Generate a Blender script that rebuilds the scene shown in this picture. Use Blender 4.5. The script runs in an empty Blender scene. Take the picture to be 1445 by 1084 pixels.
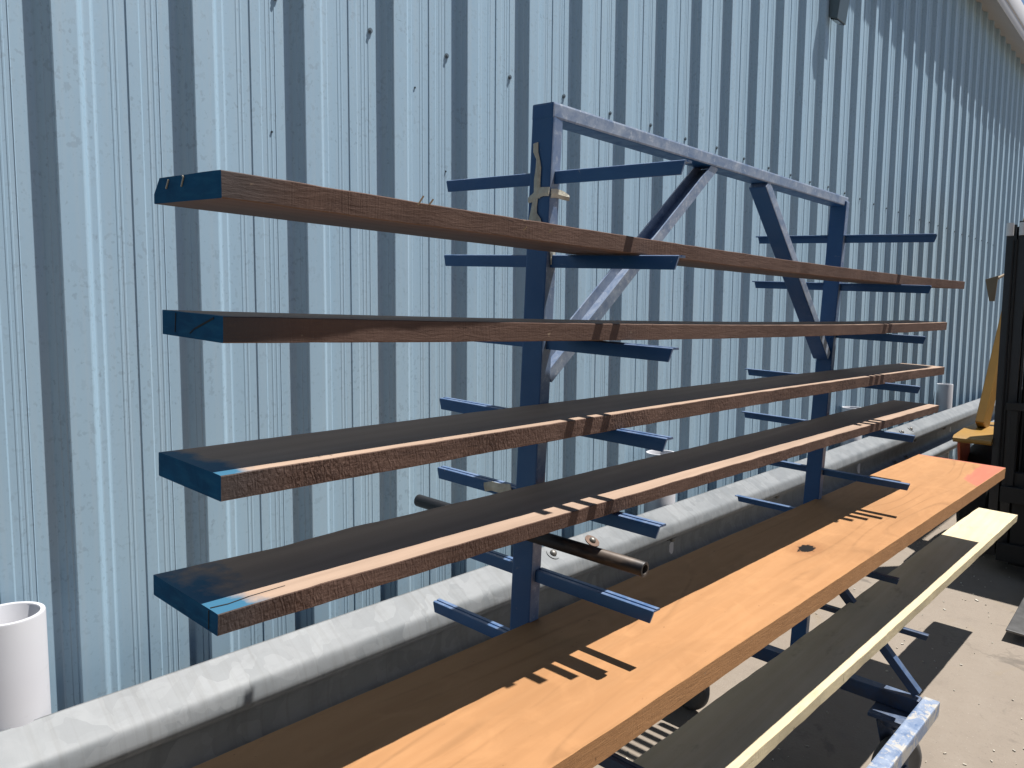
import bpy, bmesh, math, random
from mathutils import Vector, Matrix, noise as mnoise
random.seed(7)
S = 1.2                       # one survey unit in metres
ZG = 1.12                     # lifts the ground to about z = 0
SG = 0.86                     # size of the rack's survey relative to the wall's
S2 = S*SG
scene = bpy.context.scene
col = scene.collection
R = math.radians

# ------------------------------------------------------------------ frames
O = Vector((0.9443, 1.1868, 0.2426))
RR = Matrix(((0.9998, -0.0204, 0.0024), (0.0205, 0.9988, -0.0454), (-0.0015, 0.0454, 0.9990)))
CAM = ((0.6726, -0.7399, 0.0077), (0.0638, 0.0683, 0.9956), (0.7372, 0.6692, -0.0932))
YW = 1.2226                   # pan of the cladding
X0 = 0.3420                   # first rib
H = 0.13135                   # spacing of the rack arms
XF = 1.2427                   # far post
SH = -0.0384                  # the rack's length runs at this slope to its arms
def W(p): return Vector((p[0]*S, p[1]*S, (p[2]+ZG)*S))
def L(p): return W((O + RR @ Vector(p))*SG)
RROT = RR.to_4x4()

# ------------------------------------------------------------------ materials
K = .50                       # the survey colours are one scale, real albedo another
def kc(c): return tuple(x*K for x in c[:3])
class NT:
    def __init__(s, name):
        s.m = bpy.data.materials.new(name); s.m.use_nodes = True
        s.t = s.m.node_tree; s.b = s.t.nodes['Principled BSDF']
        s.tc = s.t.nodes.new('ShaderNodeTexCoord')
    def n(s, typ, **kw):
        nd = s.t.nodes.new(typ)
        for k, v in kw.items():
            if k in nd.inputs: nd.inputs[k].default_value = v
            else: setattr(nd, k, v)
        return nd
    def l(s, a, b): s.t.links.new(a, b)
    def co(s, scale=(1, 1, 1), rot=(0, 0, 0)):
        mp = s.n('ShaderNodeMapping'); mp.inputs['Scale'].default_value = scale
        mp.inputs['Rotation'].default_value = rot
        s.l(s.tc.outputs['Object'], mp.inputs['Vector']); return mp.outputs['Vector']
    def noise(s, vec, scale, detail=4, rough=.55, dist=0):
        nd = s.n('ShaderNodeTexNoise'); nd.inputs['Scale'].default_value = scale
        nd.inputs['Detail'].default_value = detail; nd.inputs['Roughness'].default_value = rough
        nd.inputs['Distortion'].default_value = dist
        s.l(vec, nd.inputs['Vector']); return nd.outputs['Fac']
    def wave(s, vec, scale, dist=2, detail=2, dscale=1, dirn='X'):
        nd = s.n('ShaderNodeTexWave'); nd.bands_direction = dirn
        nd.inputs['Scale'].default_value = scale; nd.inputs['Distortion'].default_value = dist
        nd.inputs['Detail'].default_value = detail; nd.inputs['Detail Scale'].default_value = dscale
        s.l(vec, nd.inputs['Vector']); return nd.outputs['Fac']
    def ramp(s, fac, a, b, ca=0.0, cb=1.0):
        nd = s.n('ShaderNodeMapRange'); nd.clamp = True
        nd.inputs['From Min'].default_value = a; nd.inputs['From Max'].default_value = b
        nd.inputs['To Min'].default_value = ca; nd.inputs['To Max'].default_value = cb
        s.l(fac, nd.inputs['Value']); return nd.outputs['Result']
    def math(s, op, a, b=None):
        nd = s.n('ShaderNodeMath'); nd.operation = op
        for i, v in enumerate((a, b)):
            if v is None: continue
            if isinstance(v, (int, float)): nd.inputs[i].default_value = v
            else: s.l(v, nd.inputs[i])
        return nd.outputs[0]
    def mix(s, fac, a, b):
        nd = s.n('ShaderNodeMix'); nd.data_type = 'RGBA'
        for i, v in ((0, fac), (6, a), (7, b)):
            if isinstance(v, (int, float)): nd.inputs[i].default_value = v
            elif isinstance(v, tuple): nd.inputs[i].default_value = (*kc(v), 1)
            else: s.l(v, nd.inputs[i])
        return nd.outputs[2]
    def color(s, c):
        if isinstance(c, tuple): s.b.inputs['Base Color'].default_value = (*kc(c), 1)
        else: s.l(c, s.b.inputs['Base Color'])
    def set(s, rough=.5, metal=0, spec=None):
        if isinstance(rough, (int, float)): s.b.inputs['Roughness'].default_value = rough
        else: s.l(rough, s.b.inputs['Roughness'])
        s.b.inputs['Metallic'].default_value = metal
        if spec is not None: s.b.inputs['Specular IOR Level'].default_value = spec
    def bump(s, h, strength=.3, dist=.002):
        nd = s.n('ShaderNodeBump'); nd.inputs['Strength'].default_value = strength
        nd.inputs['Distance'].default_value = dist
        s.l(h, nd.inputs['Height']); s.l(nd.outputs[0], s.b.inputs['Normal'])
    def axis(s, i, src='Object'):
        sp = s.n('ShaderNodeSeparateXYZ'); s.l(s.tc.outputs[src], sp.inputs[0]); return sp.outputs[i]

def simple(name, c, rough=.5, metal=0, var=.25, scale=8, spec=None, bump=0):
    k = NT(name); v = k.co()
    f = k.noise(v, scale, 6, .65)
    k.color(k.mix(k.ramp(f, .3, .75), tuple(x*(1-var) for x in c), tuple(min(1, x*(1+var*.6)) for x in c)))
    k.set(rough, metal, spec)
    if bump: k.bump(k.noise(v, scale*9, 4), bump)
    return k.m

def mat_cladding():
    k = NT('blue_grey_cladding'); v = k.co()
    big = k.noise(k.co((1, 1, .35)), 2.2, 4)
    base = k.mix(k.ramp(big, .35, .7), (.500, .740, .930), (.560, .805, .985))
    spots = k.noise(k.co((1, 1, .8)), 105, 2, .5)
    patch = k.noise(v, 9, 3)
    f = k.math('MULTIPLY', k.ramp(spots, .57, .645), k.ramp(patch, .36, .64))
    base = k.mix(k.math('MULTIPLY', f, .42), base, (.30, .42, .53))
    fleck = k.noise(k.co((1, 1, .7)), 120, 2, .6); base = k.mix(k.ramp(fleck, .66, .72, 0, .4), base, (.25, .35, .44))
    scr = k.noise(k.co((14, 1, 150), (0, R(14), 0)), 1.0, 3, .6, .3); where = k.ramp(k.noise(v, 3.1, 2), .60, .66)
    base = k.mix(k.math('MULTIPLY', k.math('MULTIPLY', k.ramp(scr, .70, .73), where), .7), base, (.18, .25, .33))
    low = k.ramp(k.axis(2), .95, .25, 0, .35); darken = k.ramp(k.noise(k.co((5, 5, .9)), 1.6, 5, .65), .35, .7)  # greyer and darker in patches towards the foot of the wall
    base = k.mix(k.math('MULTIPLY', low, darken), base, (.33, .43, .50))
    streak = k.noise(k.co((90, 90, 1.2)), 1.0, 3)
    base = k.mix(k.math('MULTIPLY', k.ramp(streak, .45, .75), .22), base, (.72, .82, .88))
    k.color(base); k.set(k.ramp(spots, .3, .7, .46, .6), 0, .9)
    k.bump(k.noise(k.co((1, 1, .3)), 6, 2), .12, .004)
    return k.m
def mat_galv():
    k = NT('galvanised_steel'); v = k.co((1, 1, 1))
    vo = k.n('ShaderNodeTexVoronoi'); vo.inputs['Scale'].default_value = 24
    ds = k.n('ShaderNodeVectorMath'); ds.operation = 'ADD'
    nn = k.n('ShaderNodeTexNoise'); nn.inputs['Scale'].default_value = 14; k.l(v, nn.inputs['Vector'])
    sc = k.n('ShaderNodeVectorMath'); sc.operation = 'SCALE'; sc.inputs['Scale'].default_value = .09
    k.l(nn.outputs['Color'], sc.inputs[0]); k.l(v, ds.inputs[0]); k.l(sc.outputs[0], ds.inputs[1]); k.l(ds.outputs[0], vo.inputs['Vector'])
    f1 = k.axis(0) ; bw = k.n('ShaderNodeRGBToBW'); k.l(vo.outputs['Color'], bw.inputs[0])
    c = k.mix(k.ramp(bw.outputs[0], .2, .8), (.232, .252, .266), (.312, .332, .345))
    blotch = k.noise(v, 5, 6, .7)
    c = k.mix(k.ramp(blotch, .42, .72, 0, .6), c, (.37, .385, .395)); fine = k.noise(k.co((1, 2.2, 2.2)), 26, 5, .7); c = k.mix(k.ramp(fine, .5, .72, 0, .4), c, (.22, .235, .245))
    drips = k.noise(k.co((70, 1, 5)), 1, 4)
    c = k.mix(k.ramp(drips, .5, .66, 0, .35), c, (.18, .185, .18))
    k.color(c); k.set(k.ramp(blotch, .3, .7, .5, .65), 0, .4)
    k.bump(k.noise(k.co((30, 1, 4)), 1.5, 3), .1, .004)
    return k.m
def mat_blue(name='blue_paint', wear=.0, lit_dust=.5, darken=0):
    k = NT(name); v = k.co()
    n1 = k.noise(v, 26, 8, .7, .4); n2 = k.noise(v, 7, 5, .6)
    c = k.mix(k.ramp(n2, .3, .7), (.0025, .088, .285), (.004, .108, .335))
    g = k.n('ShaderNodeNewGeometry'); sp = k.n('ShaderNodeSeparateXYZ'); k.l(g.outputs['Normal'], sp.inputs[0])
    up = k.ramp(sp.outputs[2], .2, .9)                                   # sunlit top and front faces painted paler, along with dusty scuffs
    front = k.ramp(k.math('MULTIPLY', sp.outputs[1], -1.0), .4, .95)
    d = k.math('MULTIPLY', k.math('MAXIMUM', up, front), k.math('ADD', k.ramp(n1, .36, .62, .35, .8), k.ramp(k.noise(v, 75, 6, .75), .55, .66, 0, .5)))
    c = k.mix(k.math('MULTIPLY', d, lit_dust), c, (.60, .68, .80))
    ch = k.noise(v, 60, 5, .75); c = k.mix(k.ramp(ch, .685, .725), c, (.46, .46, .46)); sc_ = k.noise(k.co((8, 40, 90), (R(12), 0, 0)), 1.0, 4, .65, .5)
    c = k.mix(k.ramp(sc_, .66, .74, 0, .4), c, (.30, .36, .45)); rs = k.noise(v, 15, 5, .7); c = k.mix(k.ramp(rs, .72, .77, 0, .8), c, (.13, .07, .045))
    if darken:
        gr = k.noise(v, 11, 7, .72, .5); c = k.mix(k.ramp(gr, .30, .58, darken, .35), c, (.050, .052, .062))  # dirt plus the deep shade under the rack, mixed into the paint
    if wear:
        w = k.noise(k.co((1, 1, 1)), 18, 9, .72, .8)
        c = k.mix(k.ramp(w, .62-wear*.3, .66-wear*.3), c, (.62, .60, .56))
    k.color(c); k.set(k.ramp(n1, .3, .7, .32, .6), 0, .5)
    k.bump(k.noise(v, 120, 4), .06, .001)
    return k.m

def mat_wood_top(name, xl, c1, c2, paint=0.03, paint_c=(.055, .20, .33), fig=1.0, kn=None, red=None, smear=0, contour=0):
    """planed or sawn face; optional blue end paint that runs a little over the top"""
    k = NT(name)
    g = k.noise(k.co((1.3, 26, 26)), 1.5, 6, .6, 1.0)
    w = k.wave(k.co((.45, 7, 7)), 1.3, 8*fig, 3, 1.0, 'Y')
    c = k.mix(k.math('ADD', k.math('MULTIPLY', g, .6), k.math('MULTIPLY', w, .4)), c1, c2)
    mid = k.noise(k.co((2.2, 8, 8)), 1.3, 4, .6)
    c = k.mix(k.ramp(mid, .42, .74, 0, .45), c, tuple(x*.72 for x in c1))
    fine = k.noise(k.co((5, 150, 150)), 1, 4)
    c = k.mix(k.ramp(fine, .5, .8, 0, .16), c, tuple(x*.55 for x in c1))
    if contour:
        n0 = k.noise(k.co((.42, 2.6, 2.6)), 1.2, 2, .5, .4)
        fr = k.math('FRACT', k.math('MULTIPLY', n0, 15)); ln = k.ramp(k.math('ABSOLUTE', k.math('SUBTRACT', fr, .5)), .12, .0)
        c = k.mix(k.math('MULTIPLY', ln, k.ramp(k.noise(k.co((2, 6, 6)), 1, 3), .42, .62, 0, .55)), c, tuple(x*.62 for x in c1))
        fl = k.noise(k.co((9, 14, 14)), 1.0, 4, .6, 1.5); c = k.mix(k.ramp(fl, .5, .72, 0, .4), c, tuple(min(1, x*1.16) for x in c2))
        bl = k.noise(k.co((2.5, 5, 5)), 1.0, 3, .5); c = k.mix(k.ramp(bl, .52, .72, 0, .35), c, tuple(x*.8 for x in c1))
        pin = k.noise(k.co((1, 1.6, 1.6)), 70, 2); c = k.mix(k.ramp(pin, .74, .78, 0, .6), c, tuple(x*.4 for x in c1))
    if smear:
        s_ = k.noise(k.co((3, 9, 9)), 2.4, 6, .7); c = k.mix(k.ramp(s_, .58, .72, 0, smear), c, (.10, .085, .075))
    x = k.axis(0)
    if paint:
        nz = k.noise(k.co((1, 1, 1)), 22, 5, .6)
        e = k.math('ADD', x, k.math('MULTIPLY', nz, -paint*2.6))
        c = k.mix(k.ramp(e, xl-paint*.25, xl-paint*.95), c, paint_c)
    if kn:
        d = k.n('ShaderNodeVectorMath'); d.operation = 'DISTANCE'
        mp = k.n('ShaderNodeMapping'); mp.inputs['Location'].default_value = (-kn[0]*.55, -kn[1], 0); mp.inputs['Scale'].default_value = (.55, 1, 0)
        k.l(k.tc.outputs['Object'], mp.inputs['Vector']); k.l(mp.outputs[0], d.inputs[0])
        dd = k.math('ADD', d.outputs['Value'], k.math('MULTIPLY', k.noise(k.co((1, 2, 1)), 55, 4), -.026))
        c = k.mix(k.ramp(dd, .030, -.004, 0, .6), c, (.30, .11, .04))
        c = k.mix(k.ramp(dd, .0060, .0030), c, (.006, .003, .002))
    if red:
        nz = k.noise(k.co((1, 1, 1)), 30, 3); y = k.axis(1); jit = k.math('MULTIPLY', k.math('SUBTRACT', nz, .5), .035)
        f1 = k.ramp(k.math('ADD', k.math('ADD', x, jit), k.math('MULTIPLY', y, -1.6)), red[0]+.13, red[0]+.15)
        f2 = k.ramp(k.math('ADD', y, jit), red[1]+.004, red[1]-.004)
        edge = k.ramp(k.math('ADD', x, k.math('MULTIPLY', jit, .4)), red[2], red[2]+.006, 0, .8)
        c = k.mix(k.math('MAXIMUM', k.math('MULTIPLY', k.math('MULTIPLY', f1, f2), .62), edge), c, (.74, .19, .15))
    k.color(c); k.set(.7, 0, .16)
    k.bump(k.math('ADD', g, fine), .16, .0012)
    return k.m
def mat_wood_edge(name, xl, c1, c2, saw=1.0, blot=.5, slant=.5, dark_end=.05):
    """rough sawn edge with saw marks across it"""
    k = NT(name)
    g = k.noise(k.co((16, 120, 120)), 1.5, 7, .72, .8)
    sw = k.wave(k.co((1, 0, slant)), 40, 11, 5, 3.5, 'X')
    sw2 = k.noise(k.co((150, 60, 22), (0, R(30)*slant, 0)), 1, 5, .7, .6)
    zone = k.ramp(k.noise(k.co((2.6, 1, 1)), 1.6, 3), .38, .64)
    hgt = k.math('MULTIPLY', k.math('ADD', k.math('MULTIPLY', sw, .6), sw2), zone)
    c = k.mix(g, c1, c2)
    c = k.mix(k.math('MULTIPLY', k.ramp(hgt, .5, 1.1), .38*saw), c, tuple(x*.42 for x in c1))
    b = k.noise(k.co((5, 18, 18)), 1.7, 6, .7, .8)
    c = k.mix(k.ramp(b, .50, .72, 0, blot), c, tuple(min(1, x*1.4) for x in c2))
    c = k.mix(k.ramp(b, .46, .30, 0, blot), c, tuple(x*.4 for x in c1))
    ck = k.noise(k.co((16, 5, 60)), 1.2, 5, .7, 1.2); c = k.mix(k.ramp(ck, .68, .73, 0, .8), c, tuple(x*.22 for x in c1))
    if dark_end:
        e = k.math('ADD', k.axis(0), k.math('MULTIPLY', b, -.08))
        c = k.mix(k.ramp(e, xl+dark_end, xl-.03, 0, .6), c, (.07, .075, .08))
    nk = k.noise(k.co((38, 60, 22), (0, R(35), 0)), 1, 3, .6, .4); c = k.mix(k.ramp(nk, .70, .74, 0, .7), c, tuple(x*.3 for x in c1)); fb_ = k.noise(k.co((60, 120, 140), (0, R(-20), 0)), 1, 2); c = k.mix(k.ramp(fb_, .73, .77, 0, .6), c, (.46, .34, .23))
    k.color(c); k.set(.78, 0, .2)
    k.bump(k.math('ADD', k.math('MULTIPLY', hgt, saw), k.math('MULTIPLY', g, .7)), .5, .003)
    return k.m
def mat_end_paint():
    k = NT('blue_end_paint'); v = k.co()
    n = k.noise(k.co((1, 1, 1), (R(35), 0, 0)), 16, 5, .6, .6); n2 = k.noise(k.co((1, 12, 60), (R(25), 0, 0)), 2.2, 5)
    c = k.mix(k.ramp(n, .35, .7), (.002, .085, .215), (.004, .150, .345))
    c = k.mix(k.ramp(n2, .52, .72, 0, .6), c, (.02, .19, .37)); k.color(c); k.set(.75, 0, .12); k.bump(n2, .25, .002); return k.m
def mat_ground():
    k = NT('worn_concrete'); v = k.co()
    b = k.noise(v, .9, 6, .6); m = k.noise(v, 7, 6, .7); f = k.noise(v, 90, 4, .7)
    c = k.mix(k.ramp(b, .3, .7), (.33, .275, .22), (.39, .33, .27))
    c = k.mix(k.ramp(m, .5, .75, 0, .35), c, (.44, .385, .32))
    c = k.mix(k.ramp(m, .46, .28, 0, .4), c, (.265, .222, .182))
    vo = k.n('ShaderNodeTexVoronoi'); vo.inputs['Scale'].default_value = 95; k.l(v, vo.inputs['Vector'])
    pe = k.ramp(vo.outputs['Distance'], .16, .08); bw = k.n('ShaderNodeRGBToBW'); k.l(vo.outputs['Color'], bw.inputs[0])
    c = k.mix(k.math('MULTIPLY', pe, k.ramp(bw.outputs[0], .66, .8, 0, .75)), c, (.62, .57, .50))
    c = k.mix(k.math('MULTIPLY', pe, k.ramp(bw.outputs[0], .34, .22, 0, .7)), c, (.12, .10, .085))
    c = k.mix(k.ramp(f, .58, .74, 0, .4), c, (.19, .16, .13))
    cw = k.noise(v, 3.0, 4, .6); cr = k.n('ShaderNodeTexVoronoi'); cr.feature = 'DISTANCE_TO_EDGE'; cr.inputs['Scale'].default_value = .45
    wv = k.n('ShaderNodeVectorMath'); wv.operation = 'ADD'; cb_ = k.n('ShaderNodeCombineXYZ'); k.l(k.math('MULTIPLY', cw, .9), cb_.inputs[0]); k.l(k.math('MULTIPLY', m, .3), cb_.inputs[1]); k.l(v, wv.inputs[0]); k.l(cb_.outputs[0], wv.inputs[1]); k.l(wv.outputs[0], cr.inputs['Vector'])
    c = k.mix(k.ramp(cr.outputs['Distance'], .003, .001, 0, .2), c, (.10, .085, .07))
    oil = k.noise(v, 3.7, 5, .65, .8); c = k.mix(k.ramp(oil, .64, .72, 0, .55), c, (.13, .115, .10))
    st = k.noise(v, 2.6, 3, .5, 1.5); c = k.mix(k.ramp(st, .66, .72, 0, .25), c, (.36, .28, .17))
    k.color(c); k.set(.85, 0, .25); k.bump(k.math('ADD', f, k.math('MULTIPLY', m, .4)), .35, .003); return k.m

M_clad = mat_cladding(); M_galv = mat_galv()
M_blue = mat_blue(lit_dust=.42); M_blue_post = mat_blue('blue_paint_scuffed', 0, .62); M_rail = mat_blue('blue_paint_worn', 0, 1.0)
M_base = mat_blue('blue_paint_dirt_and_shade', 0, .45, .95)  # low rack parts: dirty paint with their shade darkened into the colour
M_worn = mat_blue('blue_paint_flaking', .38, .75)
M_pipe = None
def mat_old_pipe():
    k = NT('rusty_black_pipe'); n = k.noise(k.co(), 24, 7, .7); n2 = k.noise(k.co((1, .4, 1)), 9, 5, .6)
    c = k.mix(k.ramp(n, .35, .7), (.012, .014, .02), (.03, .028, .03)); c = k.mix(k.ramp(n2, .54, .6), c, (.16, .125, .10))
    y = k.axis(1); tip = k.ramp(k.math('ADD', y, k.math('MULTIPLY', n, .05)), -.20*S2, -.238*S2)
    c = k.mix(k.math('MULTIPLY', tip, k.ramp(n, .40, .5)), c, (.34, .31, .29)); k.color(c); k.set(.45, .3); k.bump(n, .3, .001); return k.m
M_oldpipe = mat_old_pipe()
def mat_pvc():
    k = NT('white_plastic_pipe'); v = k.co(); n = k.noise(v, 5, 5); s = k.noise(k.co((1, 1, 3)), 22, 6, .7)
    c = k.mix(k.ramp(n, .3, .7), (.88, .89, .93), (.82, .82, .87)); c = k.mix(k.ramp(s, .62, .76, 0, .5), c, (.58, .55, .54))
    r_ = k.noise(k.co((9, 9, 30)), 1.5, 4); c = k.mix(k.ramp(r_, .73, .77, 0, .55), c, (.45, .27, .23)); k.color(c); k.set(.42); k.bump(s, .06, .001); return k.m
M_pvc = mat_pvc()
M_tape = simple('old_masking_tape', (.86, .80, .66), .6, 0, .4, 45, bump=.3)
M_black = simple('black_steel', (.014, .016, .022), .42, 0, .5, 14)
M_dull = simple('grimy_black', (.012, .011, .011), .7, 0, .5, 9)
M_yellow = simple('yellow_paint', (.50, .27, .045), .42, 0, .15, 6)
M_orange = simple('orange_paint', (.72, .13, .05), .5, 0, .15, 12)
M_tyre = simple('black_rubber', (.018, .017, .017), .8, 0, .3, 30, bump=.4)
M_steel = simple('bare_steel', (.30, .30, .30), .38, .7, .4, 12, bump=.1)
M_chrome = simple('bright_steel', (.62, .62, .62), .25, .9, .1, 12)
M_cap = simple('pale_grey_cap', (1.2, 1.2, 1.2), .4, 0, .1, 20)
M_tan = simple('tan_board', (.40, .30, .19), .7, 0, .1, 20)
M_bolt = simple('rusted_bolt', (.20, .115, .075), .6, .3, .4, 60)
M_bolthead = simple('zinc_bolt', (.33, .31, .28), .45, .5, .3, 60)
M_screw = simple('dark_screw', (.05, .065, .075), .4, .3, .2, 60)
M_screwhead = simple('grey_screw', (.30, .37, .42), .35, .3, .3, 60)
M_gutter = simple('beige_grey_coated_steel', (.82, .80, .79), .5, 0, .08, 3)
M_roof = simple('grey_roof_sheet', (.40, .42, .43), .5, .1, .1, 3)
M_lamp = simple('teal_grey_casing', (.14, .20, .23), .45, 0, .1, 6)
M_lens = simple('lamp_glass', (.05, .06, .065), .15, 0, .1, 6)
M_castor = simple('grey_castor_tread', (.16, .155, .15), .6, 0, .3, 20)
M_staple = simple('staple_wire', (.62, .55, .42), .35, .4, .1, 30)
M_splint = simple('pale_splinter', (.50, .36, .22), .7, 0, .2, 60)
M_crack = simple('dark_crack', (.012, .014, .018), .9, 0, .2, 30)

# ------------------------------------------------------------------ mesh helpers
def link(o, parent=None):
    col.objects.link(o)
    if parent: o.parent = parent
    return o
def empty(name, loc, label, cat, group=None, rot=None):
    o = bpy.data.objects.new(name, None); o.empty_display_size = .1
    m = Matrix.Translation(loc)
    if rot is not None: m = m @ rot
    o.matrix_world = m; col.objects.link(o)
    tag(o, label, cat, group); return o
def tag(o, label, cat, group=None):
    o['label'] = label; o['category'] = cat
    if group: o['group'] = group
class MB:
    """collects shapes given in survey units about an origin; build() links ONE mesh"""
    def __init__(s, org=(0, 0, 0), k=1.0): s.bm = bmesh.new(); s.o = Vector(org); s.mi = 0; s.k = S*k
    def v(s, p): return s.bm.verts.new((Vector(p)-s.o)*s.k)
    def face(s, vs):
        try: f = s.bm.faces.new(vs); f.material_index = s.mi; return f
        except ValueError: return None
    def box(s, a, b, bev=.0015):
        a, b = Vector(a), Vector(b)
        c = [Vector((x, y, z)) for x in (a.x, b.x) for y in (a.y, b.y) for z in (a.z, b.z)]
        s.hexa([c[0], c[4], c[6], c[2], c[1], c[5], c[7], c[3]], bev)
    def hexa(s, p, bev=.0015):
        """bottom ring of 4, then top ring of 4"""
        vs = [s.v(q) for q in p]; fs = []
        for idx in ((3, 2, 1, 0), (4, 5, 6, 7), (0, 1, 5, 4), (1, 2, 6, 5), (2, 3, 7, 6), (3, 0, 4, 7)):
            fs.append(s.face([vs[i] for i in idx]))
        es = list({e for f in fs if f for e in f.edges})
        if bev: bmesh.ops.bevel(s.bm, geom=es, offset=bev*s.k, segments=2, affect='EDGES', profile=.6)
    def bar(s, p0, p1, w, t, side, bev=.0015):
        """straight bar of w x t; side = direction of w"""
        p0, p1 = Vector(p0), Vector(p1); d = (p1-p0).normalized(); u = Vector(side); u = (u-d*u.dot(d)).normalized(); n = d.cross(u)
        q = []
        for p in (p0, p1):
            q += [p-u*w/2-n*t/2, p+u*w/2-n*t/2, p+u*w/2+n*t/2, p-u*w/2+n*t/2]
        s.hexa(q, bev)
    def sweep(s, pts, prof, frames=None, closed=True, cap=True):
        pass
    def extrude(s, rings, cap=True):
        """rings: list of lists of points, joined into a closed tube"""
        vv = [[s.v(p) for p in r] for r in rings]; n = len(vv[0])
        for a, b in zip(vv, vv[1:]):
            for i in range(n): s.face([a[i], a[(i+1) % n], b[(i+1) % n], b[i]])
        if cap: s.face(vv[0][::-1]); s.face(vv[-1])
        return vv
    def cyl(s, p0, p1, r, seg=24, r2=None, cap=True):
        p0, p1 = Vector(p0), Vector(p1); d = (p1-p0).normalized()
        a = Vector((0, 0, 1)) if abs(d.z) < .9 else Vector((1, 0, 0)); u = d.cross(a).normalized(); w = d.cross(u)
        r2 = r if r2 is None else r2
        ring = lambda p, q: [p+(u*math.cos(t)+w*math.sin(t))*q for t in [2*math.pi*i/seg for i in range(seg)]]
        s.extrude([ring(p0, r), ring(p1, r2)], cap)
    def lathe(s, c, ax, prof, seg=32):
        """prof: (radius, offset along ax) closed loop"""
        c, d = Vector(c), Vector(ax).normalized(); a = Vector((0, 0, 1)) if abs(d.z) < .9 else Vector((1, 0, 0)); u = d.cross(a).normalized(); w = d.cross(u)
        vv = [[s.v(c+d*h+(u*math.cos(t)+w*math.sin(t))*r) for r, h in prof] for t in [2*math.pi*i/seg for i in range(seg)]]
        n = len(prof)
        for i in range(seg):
            A, B = vv[i], vv[(i+1) % seg]
            for j in range(n): s.face([A[j], A[(j+1) % n], B[(j+1) % n], B[j]])
    def build(s, name, mats, parent=None, smooth=None, org=None):
        bmesh.ops.recalc_face_normals(s.bm, faces=s.bm.faces)
        me = bpy.data.meshes.new(name); s.bm.to_mesh(me); s.bm.free()
        for m in (mats if isinstance(mats, (list, tuple)) else [mats]): me.materials.append(m)
        if smooth is not None:
            me.shade_smooth() if hasattr(me, 'shade_smooth') else None
            me.set_sharp_from_angle(angle=R(smooth))
        return link(bpy.data.objects.new(name, me), parent)

# ------------------------------------------------------------------ ground
def g_at(x, y, z=-1.51):
    """world survey point on the sloping yard"""
    n = RR @ Vector((0, 0, 1)); p = O + RR @ Vector((0, 0, z)); return p.z-(n.x*(x-p.x)+n.y*(y-p.y))/n.z
def gw(x, y):
    return SG*g_at(x/SG, y/SG)
b = MB()
vs = [b.v((x, y, gw(x, y)+ZG)) for x, y in [(-60, -60), (90, -60), (90, 1.33), (-60, 1.33)]]
b.face(vs); g = b.build('ground', mat_ground()); g['kind'] = 'structure'

# sawdust flakes and wood chips trodden into the yard
b = MB(); rnd = random.Random(3)
for i in range(420):
    x = rnd.uniform(.6, 4.6); y = rnd.uniform(-.2, 1.0); z = gw(x, y)+ZG+.0006; q = rnd.uniform(.0012, .0045) if i % 9 else rnd.uniform(.006, .013); a = rnd.uniform(0, 6.28); w_ = q*rnd.uniform(.25, .7)
    ca, sa = math.cos(a), math.sin(a)
    p = [(x+ca*u-sa*v, y+sa*u+ca*v) for u, v in ((-q, -w_), (q, -w_*.7), (q*.8, w_), (-q*.9, w_*.8))]
    t_ = [b.v((px, py, z+.0022+rnd.uniform(0, .001))) for px, py in p]; f_ = [b.v((px, py, z)) for px, py in p]
    b.face(t_)
    for j in range(4): b.face([f_[j], f_[(j+1) % 4], t_[(j+1) % 4], t_[j]])
ch = b.build('wood_chips', simple('pale_wood_chips', (1.15, .98, .74), .8, 0, .4, 20)); ch['kind'] = 'stuff'; tag(ch, 'pale wood chips and sawdust flakes scattered over the concrete yard', 'wood chips')

# ------------------------------------------------------------------ metal building
bld = empty('metal_building', W((2.0, YW, gw(2, YW))), 'long shed wall of blue grey ribbed metal cladding under a beige gutter', 'building')
BO = (2.0, YW, gw(2, YW))
PROF = [(0.0150, 0), (.0170, .001), (.0235, .0100), (.0252, .0104), (.0298, .0166), (.0316, .0170), (.0330, .0192), (.0345, .0200), (.066, .0200), (.068, .0193),
        (.0765, .0108), (.0785, .0102), (.0865, .0098), (.0882, .0085), (.0925, .0009), (.095, 0),
        (.1155, 0), (.1165, .00048), (.1185, .00048), (.1195, 0), (.1225, 0), (.1235, .00048), (.1255, .00048), (.1265, 0), (.1300, 0),
        (.1405, 0), (.1412, .0017), (.1580, .0017), (.1605, 0), (.1690, 0), (.1700, .00048), (.1718, .00048), (.1728, 0),
        (.1770, 0), (.1780, .00048), (.1798, .00048), (.1808, 0), (.1860, 0), (.1868, .0008), (.1880, 0)]
b = MB(BO)
zb = -1.15
pts = []
for n in range(-9, 75):
    for px, py in PROF: pts.append((X0+.2*n+px, YW-py))
levels = [zb, -.6, .54, 1.3, 2.02]
rows = [[b.v((x, y, z)) for x, y in pts] for z in levels]
for r0, r1 in zip(rows, rows[1:]):
    for i in range(len(pts)-1): b.face([r0[i], r0[i+1], r1[i+1], r1[i]])
clad = b.build('wall_cladding', M_clad, bld)
for f in clad.data.polygons: f.use_smooth = False
xe0, xe1 = pts[0][0], pts[-1][0]
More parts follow.
